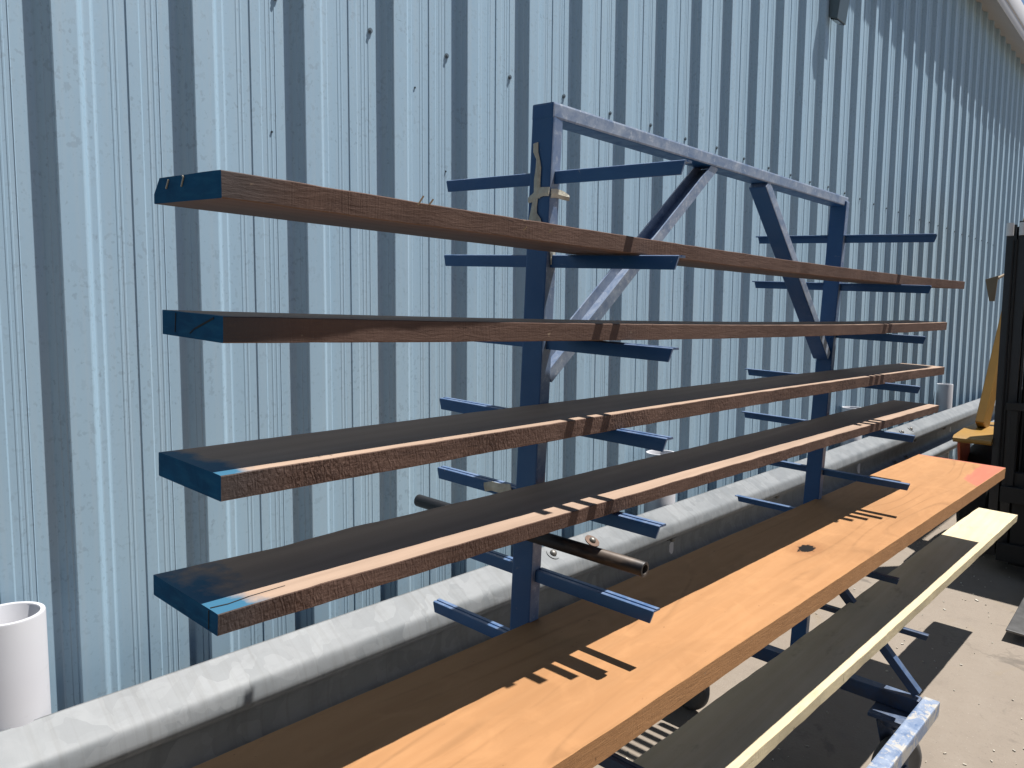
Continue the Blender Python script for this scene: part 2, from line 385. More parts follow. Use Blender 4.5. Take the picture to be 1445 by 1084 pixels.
# gutter and soffit: closed profile drawn along the eave
b = MB(BO)
gp = [(1.24, 2.012), (1.19, 2.006), (1.086, 1.944), (1.082, 1.942), (1.080, 1.945), (1.080, 2.018), (1.076, 2.020), (1.074, 2.026), (1.094, 2.185), (1.10, 2.192), (1.12, 2.19), (1.24, 2.19)]
b.extrude([[(x, y, z) for y, z in gp] for x in (xe0, 3.4, 7.5, xe1)]); b.build('gutter', M_gutter, bld, 40)
b = MB(BO)
b.hexa([(xe0, 1.13, 2.193), (xe1, 1.13, 2.193), (xe1, 9.0, 2.95), (xe0, 9.0, 2.95), (xe0, 1.13, 2.215), (xe1, 1.13, 2.215), (xe1, 9.0, 2.98), (xe0, 9.0, 2.98)], 0)
b.build('roof', M_roof, bld)
# fixing screws, one to each pan at the rail line
for n in range(1, 32):
    x = X0+.2*n+.1905+random.uniform(-.003, .003); z = .540+random.uniform(-.004, .004)
    b = MB(BO); b.cyl((x, YW-.0005, z), (x, YW-.0026, z), .0052, 14); b.cyl((x, YW-.0025, z), (x, YW-.0052, z), .0030, 6)
    b.build('screw', M_screwhead, bld)
for x, z in [(1.045, .455), (1.13, .30), (.72, .31)]:
    b = MB(BO); b.cyl((x, YW-.0005, z), (x, YW-.0018, z), .002, 8); b.build('rivet', M_screw, bld)

# wall lamp at the top of the picture
lx, lz = 3.20, 1.20
lamp = empty('wall_lamp', W((lx+.05, YW, lz)), 'small dark teal box lamp fixed high on the ribbed wall near the eave', 'lamp')
LO = (lx+.05, YW, lz)
b = MB(LO); b.hexa([(lx, 1.168, 1.180), (lx+.10, 1.168, 1.180), (lx+.10, 1.203, 1.196), (lx, 1.203, 1.196), (lx, 1.150, 1.33), (lx+.10, 1.150, 1.33), (lx+.10, 1.203, 1.345), (lx, 1.203, 1.345)], .004)
b.build('casing', M_lamp, lamp)
b = MB(LO); b.hexa([(lx+.012, 1.1705, 1.1765), (lx+.088, 1.1705, 1.1765), (lx+.088, 1.199, 1.1895), (lx+.012, 1.199, 1.1895), (lx+.012, 1.1705, 1.182), (lx+.088, 1.1705, 1.182), (lx+.088, 1.199, 1.195), (lx+.012, 1.199, 1.195)], .001)
b.build('lens', M_lens, lamp)

# ------------------------------------------------------------------ guardrail and white pipes
GY = .008
gl = empty('guardrail', W((2.5, 1.08, gw(2.5, 1.08))), 'galvanised W profile crash barrier along the foot of the ribbed wall', 'barrier')
GO = (2.5, 1.08, gw(2.5, 1.08))
def zr(x): return -.0035*(x-.4)
half = [(1.1062, -.5445), (1.1058, -.5454), (1.1040, -.5466), (1.0610, -.5722), (1.0570, -.5748), (1.0535, -.5778), (1.0508, -.5815), (1.0490, -.5860), (1.0448, -.5990), (1.0440, -.6040), (1.0448, -.6095), (1.0478, -.6145), (1.0530, -.6185), (1.0570, -.6210), (1.090, -.6400), (1.0945, -.6430), (1.1015, -.6495), (1.1055, -.658), (1.107, -.668)]
gp = half + [(1.107, -.682)] + [(y, -1.354-z) for y, z in half[::-1]]
out = []
for i, (y, z) in enumerate(gp):
    p0 = gp[max(0, i-1)]; p1 = gp[min(len(gp)-1, i+1)]; t = Vector((p1[0]-p0[0], p1[1]-p0[1])).normalized()
    out.append((y-t.y*.0025*1, z+t.x*.0025))
loop = [(y+GY, z) for y, z in gp] + [(y+GY, z) for y, z in [(y if abs(y-gp[i][0]) < 1 else y, z) for i, (y, z) in enumerate(out)][::-1]]
b = MB(GO)
xs = [-1.2+.25*i for i in range(36)]
b.extrude([[(x, y+.0012*math.sin(x*2.1), z+zr(x)+.0014*math.sin(x*1.3+.6)) for y, z in loop] for x in xs])
b.build('beam', M_galv, gl, 38)
# bolts: position on the beam (x, row) ; the skin normal is taken from the profile
def rail_pt(zq):
    for (y0, z0), (y1, z1) in zip(gp, gp[1:]):
        if z0 >= zq >= z1:
            f = (z0-zq)/(z0-z1); d = Vector((y1-y0, z1-z0)).normalized(); return y0+(y1-y0)*f+GY, Vector((0, d.y, -d.x))
for x, zq, kind in [(1.349, -.5585, 0), (1.500, -.5600, 1), (1.885, -.634, 0), (3.20, -.632, 0), (4.085, -.566, 0), (4.236, -.566, 0), (4.33, -.63, 0), (4.95, -.632, 0), (4.06, -.716, 0), (4.25, -.716, 0), (1.40, -.716, 0), (2.6, -.632, 0)]:
    y, n = rail_pt(zq)
    if n.y > 0: n = -n
    p = Vector((x, y, zq+zr(x)))
    b = MB(GO); 
    b.lathe(p, n, [(.006, .0005), (.0165+.003*kind, .0005), (.0165+.003*kind, .0028), (.006, .0028)], 20)
    b.build('washer', M_bolt if kind else M_galv, gl, 40)
    b = MB(GO); b.lathe(p, n, [(.0001, .002), (.0085, .002), (.0085, .006), (.0065, .0095), (.003, .0108), (.0001, .0110)], 16)
    b.build('bolt', M_bolthead, gl, 40)
for i, (x, lab) in enumerate([(.2745, 'white plastic pipe at the left edge of the picture, open top, behind the crash barrier'),
                              (1.930, 'white plastic pipe with its rim just under the near arm tips of the rack'),
                              (3.575, 'white plastic pipe whose rim peeks out just above the back of the lowest walnut board'),
                              (5.245, 'white plastic pipe standing between the far walnut board ends and the forklift')]):
    zt = -.405 if i < 2 else -.415
    zb_ = gw(x, 1.157)
    b = MB((x, 1.157, zb_)); r = .0445
    b.lathe((x, 1.157, zb_), (0, 0, 1), [(r, 0), (r, zt-zb_-.002), (r-.0008, zt-zb_), (r-.0062, zt-zb_), (r-.007, zt-zb_-.001), (r-.007, 0)], 56)
    o = b.build('white_pipe', M_pvc, None, 40); o.location = W((x, 1.157, zb_)); tag(o, lab, 'pipe', 'white pipes standing in a row behind the guardrail')

# ------------------------------------------------------------------ lumber rack
RB = Vector((XF/2, -.39+SH*XF/2, -1.51))
rack = empty('lumber_rack', L(RB), 'dark blue painted steel cantilever rack on castors holding six sawn boards', 'rack', None, RROT)
def rb(): return MB(RB, SG)
def sh(x): return SH*x
PZ0, PZ1 = -1.235, .105
def post(xa, xb, dy):
    b = rb(); b.box((xa, -.410+dy, PZ0), (xb, -.366+dy, PZ1-.012), .003)
    return b.build('post', M_blue_post, rack)
post(-.009, .0162, 0); post(XF-.0162, XF+.009, sh(XF)-.004)
# top rail, mitred onto the posts, with end caps
b = rb()
ya, yb = -.410, -.366; dy = sh(XF)
b.hexa([(-.010, ya, .0795), (XF+.010, ya+dy, .0795), (XF+.010, yb+dy, .0795), (-.010, yb, .0795), (-.010, ya, PZ1), (XF+.010, ya+dy, PZ1), (XF+.010, yb+dy, PZ1), (-.010, yb, PZ1)], .0035)
b.build('top_rail', M_rail, rack)
# channel braces in the frame's plane
def channel(p0, p1, w, d, t, side, openv, name='brace'):
    """C section: web w wide lying along 'side', flanges d deep along openv"""
    b = rb(); p0, p1 = Vector(p0), Vector(p1); dr = (p1-p0).normalized(); u = Vector(side); u = (u-dr*u.dot(dr)).normalized(); n = Vector(openv); n = (n-dr*n.dot(dr)-u*n.dot(u)).normalized()
    pr = [(-w/2, 0), (w/2, 0), (w/2, d), (w/2-t, d), (w/2-t, t), (-w/2+t, t), (-w/2+t, d), (-w/2, d)]
    b.extrude([[p+u*a+n*c for a, c in pr] for p in (p0, p1)]); return b.build(name, M_rail, rack, 30)
yc = -.388
channel((.022, yc+sh(.02), -.338), (.522, yc+sh(.5), .076), .040, .022, .003, (0, 1, 0), (-.64, 0, .77))
b = rb(); b.bar((.752, yc+sh(.75), .079), (1.222, yc+sh(1.22), -.335), .042, .026, (0, 1, 0), .0025); b.build('brace', M_rail, rack)
# arms
FL, TH, WH = .0187, .0030, .0205
AP = [(0, -.0028), (.0009, -.0009), (.0028, 0), (.0062, 0), (.0072, -.0016), (.0092, -.0016), (.0100, .0004), (FL-.001, .0004), (FL, -.00048), (FL, -.0026), (FL-.001, -TH), (TH+.001, -TH), (TH, -TH-.001), (TH, -WH), (0, -WH)]
def arm(x, sg, y0, y1, z, droop=0.0, mat=None):
    b = rb(); s_ = 1 if y1 > y0 else -1
    rings = []
    for y, e in ((y0, 0), (y1-s_*.006, 0), (y1, 1)):
        ring = []
        for px, pz in AP:
            yy = y
            if e and pz <= -WH+.001: yy = y-s_*.005
            if e and px >= FL-.002: yy = y+s_*.001
            f = (y-y0)/(y1-y0)
            ring.append((x+sg*px, yy, z+pz-droop*f))
        rings.append(ring)
    b.extrude(rings); return b.build('arm', mat or M_blue, rack, 35)
TR, TL = -.6397, -.1642
for k in range(9):
    z = -k*H; ex = -.085 if k == 8 else 0
    arm(0, 1, -.4102, TR+ex+random.uniform(-.002, .002), z+.0006, 0, M_base if k > 6 else None)
    arm(0, 1, -.3658, TL, z+.0006, 0, M_base if k > 6 else None)
    arm(XF, -1, -.4102+sh(XF)-.004, TR+sh(XF)+ex-.002, z+.0006, 0, M_base if k > 6 else None)
    arm(XF, -1, -.3658+sh(XF)-.004, TL+sh(XF), z+.0006, 0, M_base if k > 6 else None)
# length of black pipe welded across the near post
b = rb(); pz = -.5885
b.lathe((-.0215, -.1385, pz-.002), (0, -1, .006), [(.0115, 0), (.0115, .4925), (.0108, .4935), (.0075, .4935), (.0072, .492), (.0072, 0)], 24)
b.build('pipe_arm', M_oldpipe, rack, 40)
# base: cross members, struts, long rails and castors
for x0_, x1_, xs_ in ((-.012, .022, 0), (XF-.022, XF+.012, XF)):
    d = sh(xs_)
    b = rb(); b.box((x0_, -.725+d, -1.278), (x1_, -.05+d, PZ0), .0025); b.build('cross_member', M_base, rack)
    xm = (x0_+x1_)/2
    b = rb(); b.bar((xm, -.4115+d, -.905), (xm, -.716+d, -1.222), .028, .022, (1, 0, 0), .002); b.build('strut', M_base, rack)
    b = rb(); b.bar((xm, -.3645+d, -.905), (xm, -.058+d, -1.222), .028, .022, (1, 0, 0), .002); b.build('strut', M_base, rack)
for y0_, y1_ in ((-.767, -.7265), (-.0485, -.008)):
    b = rb(); x0_, x1_ = -.02, XF+.024
    b.hexa([(x0_, y0_, -1.279), (x1_, y0_+dy, -1.279), (x1_, y1_+dy, -1.279), (x0_, y1_, -1.279), (x0_, y0_, -1.2355), (x1_, y0_+dy, -1.2355), (x1_, y1_+dy, -1.2355), (x0_, y1_, -1.2355)], .004)
    b.build('base_rail', M_worn, rack)
def castor(x, y, swing):
    e = rb(); e.box((x-.045, y-.054, -1.2905), (x+.045, y+.054, -1.280), .002)
    e.cyl((x, y, -1.310), (x, y, -1.2895), .030, 20); 
    c, s_ = math.cos(swing), math.sin(swing); ax = Vector((-s_, c, 0)); fw = Vector((c, s_, 0)); wc = Vector((x, y, -1.51+.082))+fw*.030
    for q in (-1, 1):
        t = ax*q*.026
        e.hexa([wc-fw*.014+t-ax*.002-Vector((0, 0, .016)), wc+fw*.014+t-ax*.002-Vector((0, 0, .016)), wc+fw*.014+t+ax*.002-Vector((0, 0, .016)), wc-fw*.014+t+ax*.002-Vector((0, 0, .016)),
                Vector((x, y, -1.308))-fw*.03+t-ax*.002, Vector((x, y, -1.308))+fw*.034+t-ax*.002, Vector((x, y, -1.308))+fw*.034+t+ax*.002, Vector((x, y, -1.308))-fw*.03+t+ax*.002], .001)
    e.cyl(wc-ax*.034, wc+ax*.034, .009, 12)
    o = e.build('castor', M_base, rack, 40)
    w = rb(); w.lathe(wc, ax, [(.018, -.020), (.058, -.018), (.063, -.019), (.074, -.017), (.081, -.009), (.082, 0), (.081, .009), (.074, .017), (.063, .019), (.058, .018), (.018, .020)], 40)
    w.build('wheel', M_castor, o, 40)
castor(.05, -.672, .5); castor(XF-.045, -.672+dy, -.5); castor(.10, -.062, .9); castor(XF-.055, -.10+dy, 1.3)
# masking tape left on the near post and on one arm
def ribbon(path, wid, nrm, mat=M_tape, t=.0008, jag=.002, name='masking_tape'):
    """path: list of (point, width direction); a crumpled strip a hair thick"""
    b = rb(); nrm = Vector(nrm); n = len(path); top = []; bot = []
    for i, (p, d, w) in enumerate(path):
        p, d = Vector(p), Vector(d).normalized(); j = random.uniform(-jag, jag)
        lift = nrm*(.0006+abs(mnoise.noise(p*40))*.0018)
        top.append((b.v(p-d*(w/2+j)+lift+nrm*t), b.v(p+nrm*(.0012+t)+lift), b.v(p+d*(w/2-j)+lift+nrm*t))); bot.append((b.v(p-d*(w/2+j)+lift), b.v(p+lift), b.v(p+d*(w/2-j)+lift)))
    for i in range(n-1):
        for j in (0, 1):
            b.face([top[i][j], top[i][j+1], top[i+1][j+1], top[i+1][j]]); b.face([bot[i][j+1], bot[i][j], bot[i+1][j], bot[i+1][j+1]])
        b.face([bot[i][0], top[i][0], top[i+1][0], bot[i+1][0]]); b.face([top[i][2], bot[i][2], bot[i+1][2], top[i+1][2]])
    for i in (0, n-1): b.face([bot[i][0], bot[i][1], bot[i][2], top[i][2], top[i][1], top[i][0]])
    return b.build(name, mat, rack)
xf_ = -.0092
def tp(y, z): return (xf_, y, z)
Y = (0, 1, 0)
ribbon([(tp(-.3765, .044), (0, 1, -.2), .010), (tp(-.378, .030), Y, .010), (tp(-.3825, .018), (0, 1, .3), .008), (tp(-.384, .005), Y, .011), (tp(-.385, -.012), Y, .013), (tp(-.385, -.030), (0, 1, -.1), .0125), (tp(-.3835, -.042), (0, 1, .1), .014)], 0, (-1, 0, 0))
ribbon([(tp(-.368, -.047), (0, .2, 1), .009), (tp(-.378, -.041), (0, .25, 1), .013), (tp(-.388, -.035), (0, .1, 1), .017), (tp(-.398, -.034), (0, 0, 1), .014), (tp(-.4095, -.0345), (0, 0, 1), .014)], 0, (-1, 0, 0))
ribbon([((-.0088, -.4108, -.0345), (0, 0, 1), .014), ((.004, -.4108, -.0352), (0, 0, 1), .014), ((.0158, -.4108, -.0358), (0, 0, 1), .014), ((.024, -.413, -.0365), (0, .1, 1), .0135), ((.030, -.417, -.0372), (0, .2, 1), .010)], 0, (0, -1, 0))
ribbon([(tp(-.383, -.043), (0, 1, .2), .011), (tp(-.3805, -.055), (0, 1, .2), .011), (tp(-.3795, -.066), Y, .014), (tp(-.381, -.074), Y, .024), (tp(-.383, -.083), (0, 1, .15), .030), (tp(-.384, -.094), Y, .033)], 0, (-1, 0, 0))
ribbon([((-.006, -.4108, -.1135), (1, 0, 0), .006), ((.001, -.4108, -.122), (1, 0, 0), .016), ((.003, -.4108, -.133), (1, 0, .1), .012), ((.002, -.4108, -.146), (1, 0, .1), .004)], 0, (0, -1, 0))
z4 = -4*H+.0006
ribbon([((-.0004, -.288, z4-.0105), (0, .25, 1), .016), ((-.0004, -.305, z4-.0085), (0, 0, 1), .0165), ((-.0004, -.322, z4-.0085), (0, 0, 1), .017), ((-.0004, -.337, z4-.007), (0, .2, 1), .019), ((-.0004, -.352, z4-.006), (0, .35, 1), .021)], 0, (-1, 0, 0))

# ------------------------------------------------------------------ boards
def board(name, label, cat, grp, xl, xr, yl, yr, zl, zr_, th, wid, mats, bow=0.0, wane=None, rough=.0012, seed=0, notch=None, skew=0.0, n=150, crook=0.0):
    """a plank: front top edge runs (xl,yl,zl) -> (xr,yr,zr_); thickness th, width wid going +y"""
    c = Vector(((xl+xr)/2, (yl+yr)/2+wid/2, (zl+zr_)/2-th/2)); b = MB(c, SG)
    rows = []; rnd = random.Random(seed)
    for i in range(n+1):
        f = i/n; x = xl+(xr-xl)*f; yf = yl+(yr-yl)*f+crook*math.sin(math.pi*min(1, f*1.0))**.6; zt = zl+(zr_-zl)*f+bow*4*f*(1-f)
        if skew: pass
        nz = lambda o_, s_=9.0: mnoise.noise(Vector((x*s_+o_, seed*7.3+o_*3, .5)))
        a = rough
        yb_ = yf+wid+nz(3, 3.5)*a*2.4+nz(4, 25)*a
        if notch:
            for nx, nw, nd in notch: yb_ -= nd*math.exp(-((x-nx)/nw)**2)
        y0 = yf+nz(1, 6)*a*.8+nz(5, 40)*a*.55; y1 = yf+nz(2, 6)*a*.8+nz(6, 40)*a*.55
        zt0 = zt+nz(7, 30)*a*.5; zb0 = zt-th+nz(8, 30)*a*.5
        e = .0009
        wx, wz = wane if wane else (0, 0)
        ring = [(x, y0, zt0-e), (x, y0+e, zt0)]
        for q in (.08, .25, .5, .75): ring.append((x, yf+wid*q, zt+nz(20+q*10, 5)*a*.25))
        if wane: ring += [(x, yb_-wx-nz(9, 12)*.002, zt), (x, yb_, zt-wz)]
        else: ring += [(x, yb_-e, zt), (x, yb_, zt-e)]
        ring += [(x, yb_, zt-th+e), (x, yb_-e, zt-th), (x, y1+wid*.5, zt-th), (x, y1+e, zb0), (x, y1, zb0+e)]
        rows.append([b.v(p) for p in ring])
    m = len(rows[0])
    for r0, r1 in zip(rows, rows[1:]):
        for j in range(m):
            q = (j+1) % m
            fc = b.face([r0[j], r0[q], r1[q], r1[j]])
            if fc: fc.material_index = (4 if len(mats) > 4 else 0) if j in (9, 10, 11) else 1 if j in (0, 7, 8, m-1) or (wane and j == 6) else 0
    f0 = b.face(rows[0][::-1]); f0.material_index = 2
    f1 = b.face(rows[-1]); f1.material_index = 3
    o = b.build(name, mats, None)
    o.matrix_world = Matrix.Translation(L(c)) @ RROT
    tag(o, label, cat, grp); o['_c'] = list(c)
    return o, c
GRP = 'walnut boards racked one above another'
M_end = mat_end_paint()
M_farend = simple('walnut_end_grain', (.30, .18, .115), .7, 0, .3, 30)
def wal(i, xl, xr, fig, slant, blot, paint, tone=1.0):
    hx = -(xr-xl)/2*S2
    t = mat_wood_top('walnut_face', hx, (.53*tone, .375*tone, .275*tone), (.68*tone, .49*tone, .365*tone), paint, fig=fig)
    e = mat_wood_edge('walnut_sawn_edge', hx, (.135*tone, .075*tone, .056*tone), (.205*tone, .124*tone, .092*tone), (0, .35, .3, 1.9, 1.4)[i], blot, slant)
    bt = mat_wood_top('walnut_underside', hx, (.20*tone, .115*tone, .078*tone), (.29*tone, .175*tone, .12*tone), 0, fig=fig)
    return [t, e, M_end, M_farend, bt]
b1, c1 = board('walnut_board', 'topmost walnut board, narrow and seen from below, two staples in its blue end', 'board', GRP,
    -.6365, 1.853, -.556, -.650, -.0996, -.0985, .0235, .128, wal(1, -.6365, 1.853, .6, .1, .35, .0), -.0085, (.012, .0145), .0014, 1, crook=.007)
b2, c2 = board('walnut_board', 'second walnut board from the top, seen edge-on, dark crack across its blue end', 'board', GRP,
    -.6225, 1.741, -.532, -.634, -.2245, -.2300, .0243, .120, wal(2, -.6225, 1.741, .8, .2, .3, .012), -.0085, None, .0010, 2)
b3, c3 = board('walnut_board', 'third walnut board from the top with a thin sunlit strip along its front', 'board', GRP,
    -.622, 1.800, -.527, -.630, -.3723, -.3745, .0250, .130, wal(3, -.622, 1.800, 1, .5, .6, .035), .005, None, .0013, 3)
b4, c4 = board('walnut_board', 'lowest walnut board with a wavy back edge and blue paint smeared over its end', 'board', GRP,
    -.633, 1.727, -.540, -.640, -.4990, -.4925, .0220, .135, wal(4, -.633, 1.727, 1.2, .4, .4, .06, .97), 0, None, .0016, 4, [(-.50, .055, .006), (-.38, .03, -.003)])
# staples and cracks in the painted ends (given in each board's own frame)
def on_board(o, c, build, name, mat):
    b = MB(c, SG); build(b); return b.build(name, mat, o)
on_board(b1, c1, lambda b: b.bar((-.6372, -.4552, -.1102), (-.6373, -.4605, -.1025), .0012, .0010, (0, 1, 0), 0), 'staple', M_staple)
on_board(b1, c1, lambda b: (b.bar((-.6372, -.4853, -.1100), (-.6373, -.4900, -.1018), .0012, .0010, (0, 1, 0), 0), b.bar((-.6373, -.4901, -.1018), (-.6373, -.4878, -.1006), .0011, .0010, (0, 0, 1), 0)), 'staple', M_staple)
for x_, z_, l_ in ((-.425, -.1060, .012), (-.41, -.1045, .008), (-.262, -.1180, .006), (-.215, -.1165, .007), (.95, -.1170, .005)):
    on_board(b1, c1, lambda b: b.bar((x_, -.5675-.043*(x_+.42), z_), (x_+l_*.4, -.5705-.043*(x_+.42), z_+l_*.8), .0016, .0010, (1, 0, .2), 0), 'splinter', M_splint)
on_board(b2, c2, lambda b: (b.bar((-.6227, -.516, -.2270), (-.6227, -.480, -.2390), .0016, .0010, (0, 0, 1), 0), b.bar((-.6227, -.479, -.2392), (-.6227, -.470, -.2440), .0009, .0010, (0, 0, 1), 0)), 'crack', M_crack)
on_board(b2, c2, lambda b: b.bar((-.6227, -.4415, -.2260), (-.6227, -.4395, -.2450), .0008, .0010, (0, 1, 0), 0), 'crack', M_crack)
on_board(b4, c4, lambda b: [b.bar(p_, q_, w_, .0006, (0, 1, 0), 0) for p_, q_, w_ in (((-.6315, -.5235, -.4987), (-.6150, -.5262, -.4987), .0016), ((-.6150, -.5262, -.4987), (-.592, -.5235, -.4987), .0013), ((-.592, -.5235, -.4987), (-.552, -.5235, -.4987), .0008))], 'crack', M_crack)
on_board(b4, c4, lambda b: b.bar((-.6332, -.524, -.5005), (-.6332, -.5235, -.519), .0009, .0010, (0, 1, 0), 0), 'crack', M_crack)

hx = -(2.24+.75)/2*S2
CL, CR = -.75, 2.24
ch_top = mat_wood_top('cherry_face', hx, (.585, .295, .125), (.655, .345, .155), 0, fig=1.6, kn=((.758-(CL+CR)/2)*S2, (-.5974+.576)*S2), red=((1.965-(CL+CR)/2)*S2, (-.700+.576)*S2, (CR-.012-(CL+CR)/2)*S2), contour=1)
ch_edge = mat_wood_edge('cherry_edge', hx, (.60, .29, .115), (.70, .37, .165), .2, .2, .3, 0)
M_red = simple('red_end_paint', (.60, .13, .09), .6, 0, .2, 20)
cb, cc = board('cherry_board', 'wide orange brown cherry board with a dark knot and red paint at its far corner', 'board', None,
    CL, CR, -.664, -.773, -6*H+.041, -6*H+.041, .040, .285, [ch_top, ch_edge, M_farend, M_red], 0, None, .0010, 5)
hx = -(2.73+.30)/2*S2
pl_top = mat_wood_top('pale_timber_face', hx, (.92, .77, .49), (1.03, .88, .60), 0, fig=.7, smear=.3)
pl_edge = mat_wood_edge('pale_timber_edge', hx, (.86, .70, .42), (.96, .82, .54), .45, .25, .15, 0)
pb, pc = board('pale_board', 'pale yellow plank resting lowest on the rack in front of the cherry board', 'board', None,
    -.30, 2.73, -.655, -.773, -8*H+.031, -8*H+.031, .029, .142, [pl_top, pl_edge, simple('pale_end', (.60, .45, .28), .7), simple('pink_end', (.66, .36, .27), .7)], 0, None, .0016, 6)
for o in (b1, b2, b3, b4, cb, pb): del o['_c']

# ------------------------------------------------------------------ forklift
FC = .20                      # centre line
FX = 4.50
fo = Vector((FX+.8, FC, g_at(FX+.8, FC)))
fk = empty('forklift', W(fo*SG), 'yellow and black forklift truck parked beyond the rack with its forks lowered', 'forklift')
def fb(): return MB(fo, SG)
gz = lambda x, y: g_at(x, y)
G0 = gz(FX, FC)
for sg in (1, -1):
    b = fb(); yo = FC+sg*.56; yi = FC+sg*.52
    pr = [(FX, yo), (FX+.13, yo), (FX+.13, yi), (FX+.115, yi), (FX+.115, yo-sg*.014), (FX+.015, yo-sg*.014), (FX+.015, yi), (FX, yi)]
    b.extrude([[(x, y, z) for x, y in pr] for z in (G0+.10, .455)]); b.build('mast_channel', M_black, fk)
    b = fb(); yo2 = FC+sg*.508; yi2 = FC+sg*.468
    pr = [(FX-.008, yo2), (FX+.12, yo2), (FX+.12, yi2), (FX+.105, yi2), (FX+.105, yo2-sg*.014), (FX+.007, yo2-sg*.014), (FX+.007, yi2), (FX-.008, yi2)]
    b.extrude([[(x, y, z) for x, y in pr] for z in (G0+.10, .470)]); b.build('mast_channel', M_black, fk)
    for yy in (.545, .490):
        b = fb(); b.cyl((FX-.012, FC+sg*yy, .40), (FX-.012, FC+sg*yy, .462), .017, 18); b.build('guide_cap', M_cap, fk, 40)
    b = fb(); b.cyl((FX+.06, FC+sg*.42, G0+.14), (FX+.06, FC+sg*.42, .30), .030, 20); b.build('lift_cylinder', M_black, fk, 40)
    b = fb(); b.cyl((FX+.06, FC+sg*.42, .30), (FX+.06, FC+sg*.42, .44), .018, 16); b.build('piston_rod', M_chrome, fk, 40)
    b = fb(); b.bar((FX+.02, FC+sg*.30, G0+.3), (FX+.02, FC+sg*.30, .42), .022, .010, (0, 1, 0)); b.build('lift_chain', M_dull, fk)
    # forks
    ya_, yb_ = (FC+.212, FC+.323) if sg > 0 else (FC-.323, FC-.212)
    b = fb(); zt = lambda x, y: gz(x, y)+.050
    tipx = 3.545
    b.hexa([(tipx, ya_+.012, gz(tipx, ya_)+.038), (FX-.14, ya_, gz(FX, ya_)+.020), (FX-.14, yb_, gz(FX, yb_)+.020), (tipx, yb_-.012, gz(tipx, yb_)+.038),
            (tipx, ya_+.012, gz(tipx, ya_)+.047), (FX-.14, ya_, gz(FX, ya_)+.055), (FX-.14, yb_, gz(FX, yb_)+.055), (tipx, yb_-.012, gz(tipx, yb_)+.047)], .003)
    b.hexa([(FX-.1395, ya_, G0+.02), (FX-.095, ya_, G0+.02), (FX-.095, yb_, G0+.02), (FX-.1395, yb_, G0+.02), (FX-.1395, ya_, G0+.52), (FX-.11, ya_, G0+.52), (FX-.11, yb_, G0+.52), (FX-.1395, yb_, G0+.52)], .003)
    b.build('fork', M_steel, fk)
    # wheels
    for wx, wr, wy, ww in ((FX+.43, .29, .66, .16), (FX+1.95, .24, .58, .13)):
        wc = Vector((wx, FC+sg*wy, gz(wx, FC+sg*wy)+wr)); n_ = (0, sg, 0)
        b = fb(); b.lathe(wc, n_, [(.05, -ww/2), (wr*.6, -ww/2), (wr*.62, ww/2-.03), (wr*.35, ww/2-.02), (.05, ww/2-.02)], 36); rim = b.build('wheel', M_yellow, fk, 40)
        b = fb(); b.lathe(wc, n_, [(wr*.61, -ww/2), (wr*.9, -ww/2), (wr*.985, -ww/2+.02), (wr, -ww*.2), (wr, ww*.2), (wr*.985, ww/2-.02), (wr*.9, ww/2), (wr*.61, ww/2)], 48); b.build('tyre', M_tyre, rim, 40)
    # fender with a curled lip, and orange side panel
    yo = FC+sg*.735; yi = FC+sg*.56
    b = fb(); pr = [(FX-.02, -.655), (FX-.035, -.645), (FX-.035, -.632), (FX-.015, -.620), (FX+.25, -.605), (FX+.62, -.61), (FX+.78, -.66), (FX+.86, -.80), (FX+.83, -.80), (FX+.76, -.68), (FX+.61, -.632), (FX+.25, -.628), (FX+.0, -.640)]
    b.extrude([[(x, y, z) for x, z in pr] for y in (yi, yo)]); b.build('fender', M_yellow, fk, 30)
    # guard legs: front pair leans back
    b = fb(); b.bar((FX+.28, FC+sg*.665, -.606), (FX+.95, FC+sg*.56, .88), .19, .045, (1, 0, .3), .006)
    b.build('guard_leg', M_yellow, fk)
    b = fb(); b.bar((FX+2.05, FC+sg*.55, -.30), (FX+1.95, FC+sg*.54, .88), .06, .05, (1, 0, 0), .006); b.build('guard_leg', M_yellow, fk)
for zz in (G0+.22, -.10, .37):
    b = fb(); b.box((FX+.09, FC-.467, zz), (FX+.11, FC+.467, zz+.09), .003); b.build('mast_crosshead', M_black, fk)
b = fb(); b.box((FX-.09, FC-.50, G0+.10), (FX-.06, FC+.50, G0+.19), .003); b.box((FX-.09, FC-.50, G0+.40), (FX-.06, FC+.50, G0+.48), .003); b.box((FX-.058, FC-.45, G0+.08), (FX-.012, FC-.35, G0+.55), .003); b.box((FX-.058, FC+.35, G0+.08), (FX-.012, FC+.45, G0+.55), .003)
b.build('carriage', M_dull, fk)
b = fb()
for q in range(7): b.box((FX-.075, FC-.48+q*.155, G0+.482), (FX-.063, FC-.45+q*.155, G0+.86), .002)
b.box((FX-.078, FC-.50, G0+.861), (FX-.060, FC+.50, G0+.90), .003); b.build('load_backrest', M_dull, fk)
for yy in (.527, .512, .455, .435):
    b = fb(); b.cyl((FX-.016, FC+yy, G0+.5), (FX-.016, FC+yy, .38), .0045, 10); b.build('mast_hose', M_tyre, fk, 40)
b = fb(); b.box((FX+.066, FC-.46, G0+.30), (FX+.074, FC+.46, .36), .002); b.build('mast_shadow_plate', M_dull, fk)  # plate added so that the open mast casts a solid shadow
for i_ in range(3):
    b = fb(); y = FC+.18+.08*i_; p = [Vector((FX-.03+.02*math.sin(t*3.1), y+.05*math.sin(t*3.14), G0+.52+.22*t)) for t in [j/10 for j in range(11)]]
    ring = lambda q: [q+Vector((math.cos(t), math.sin(t), 0))*.010 for t in [math.pi*2*j/10 for j in range(10)]]
    b.extrude([ring(q) for q in p]); b.build('hydraulic_hose', M_steel, fk, 40)
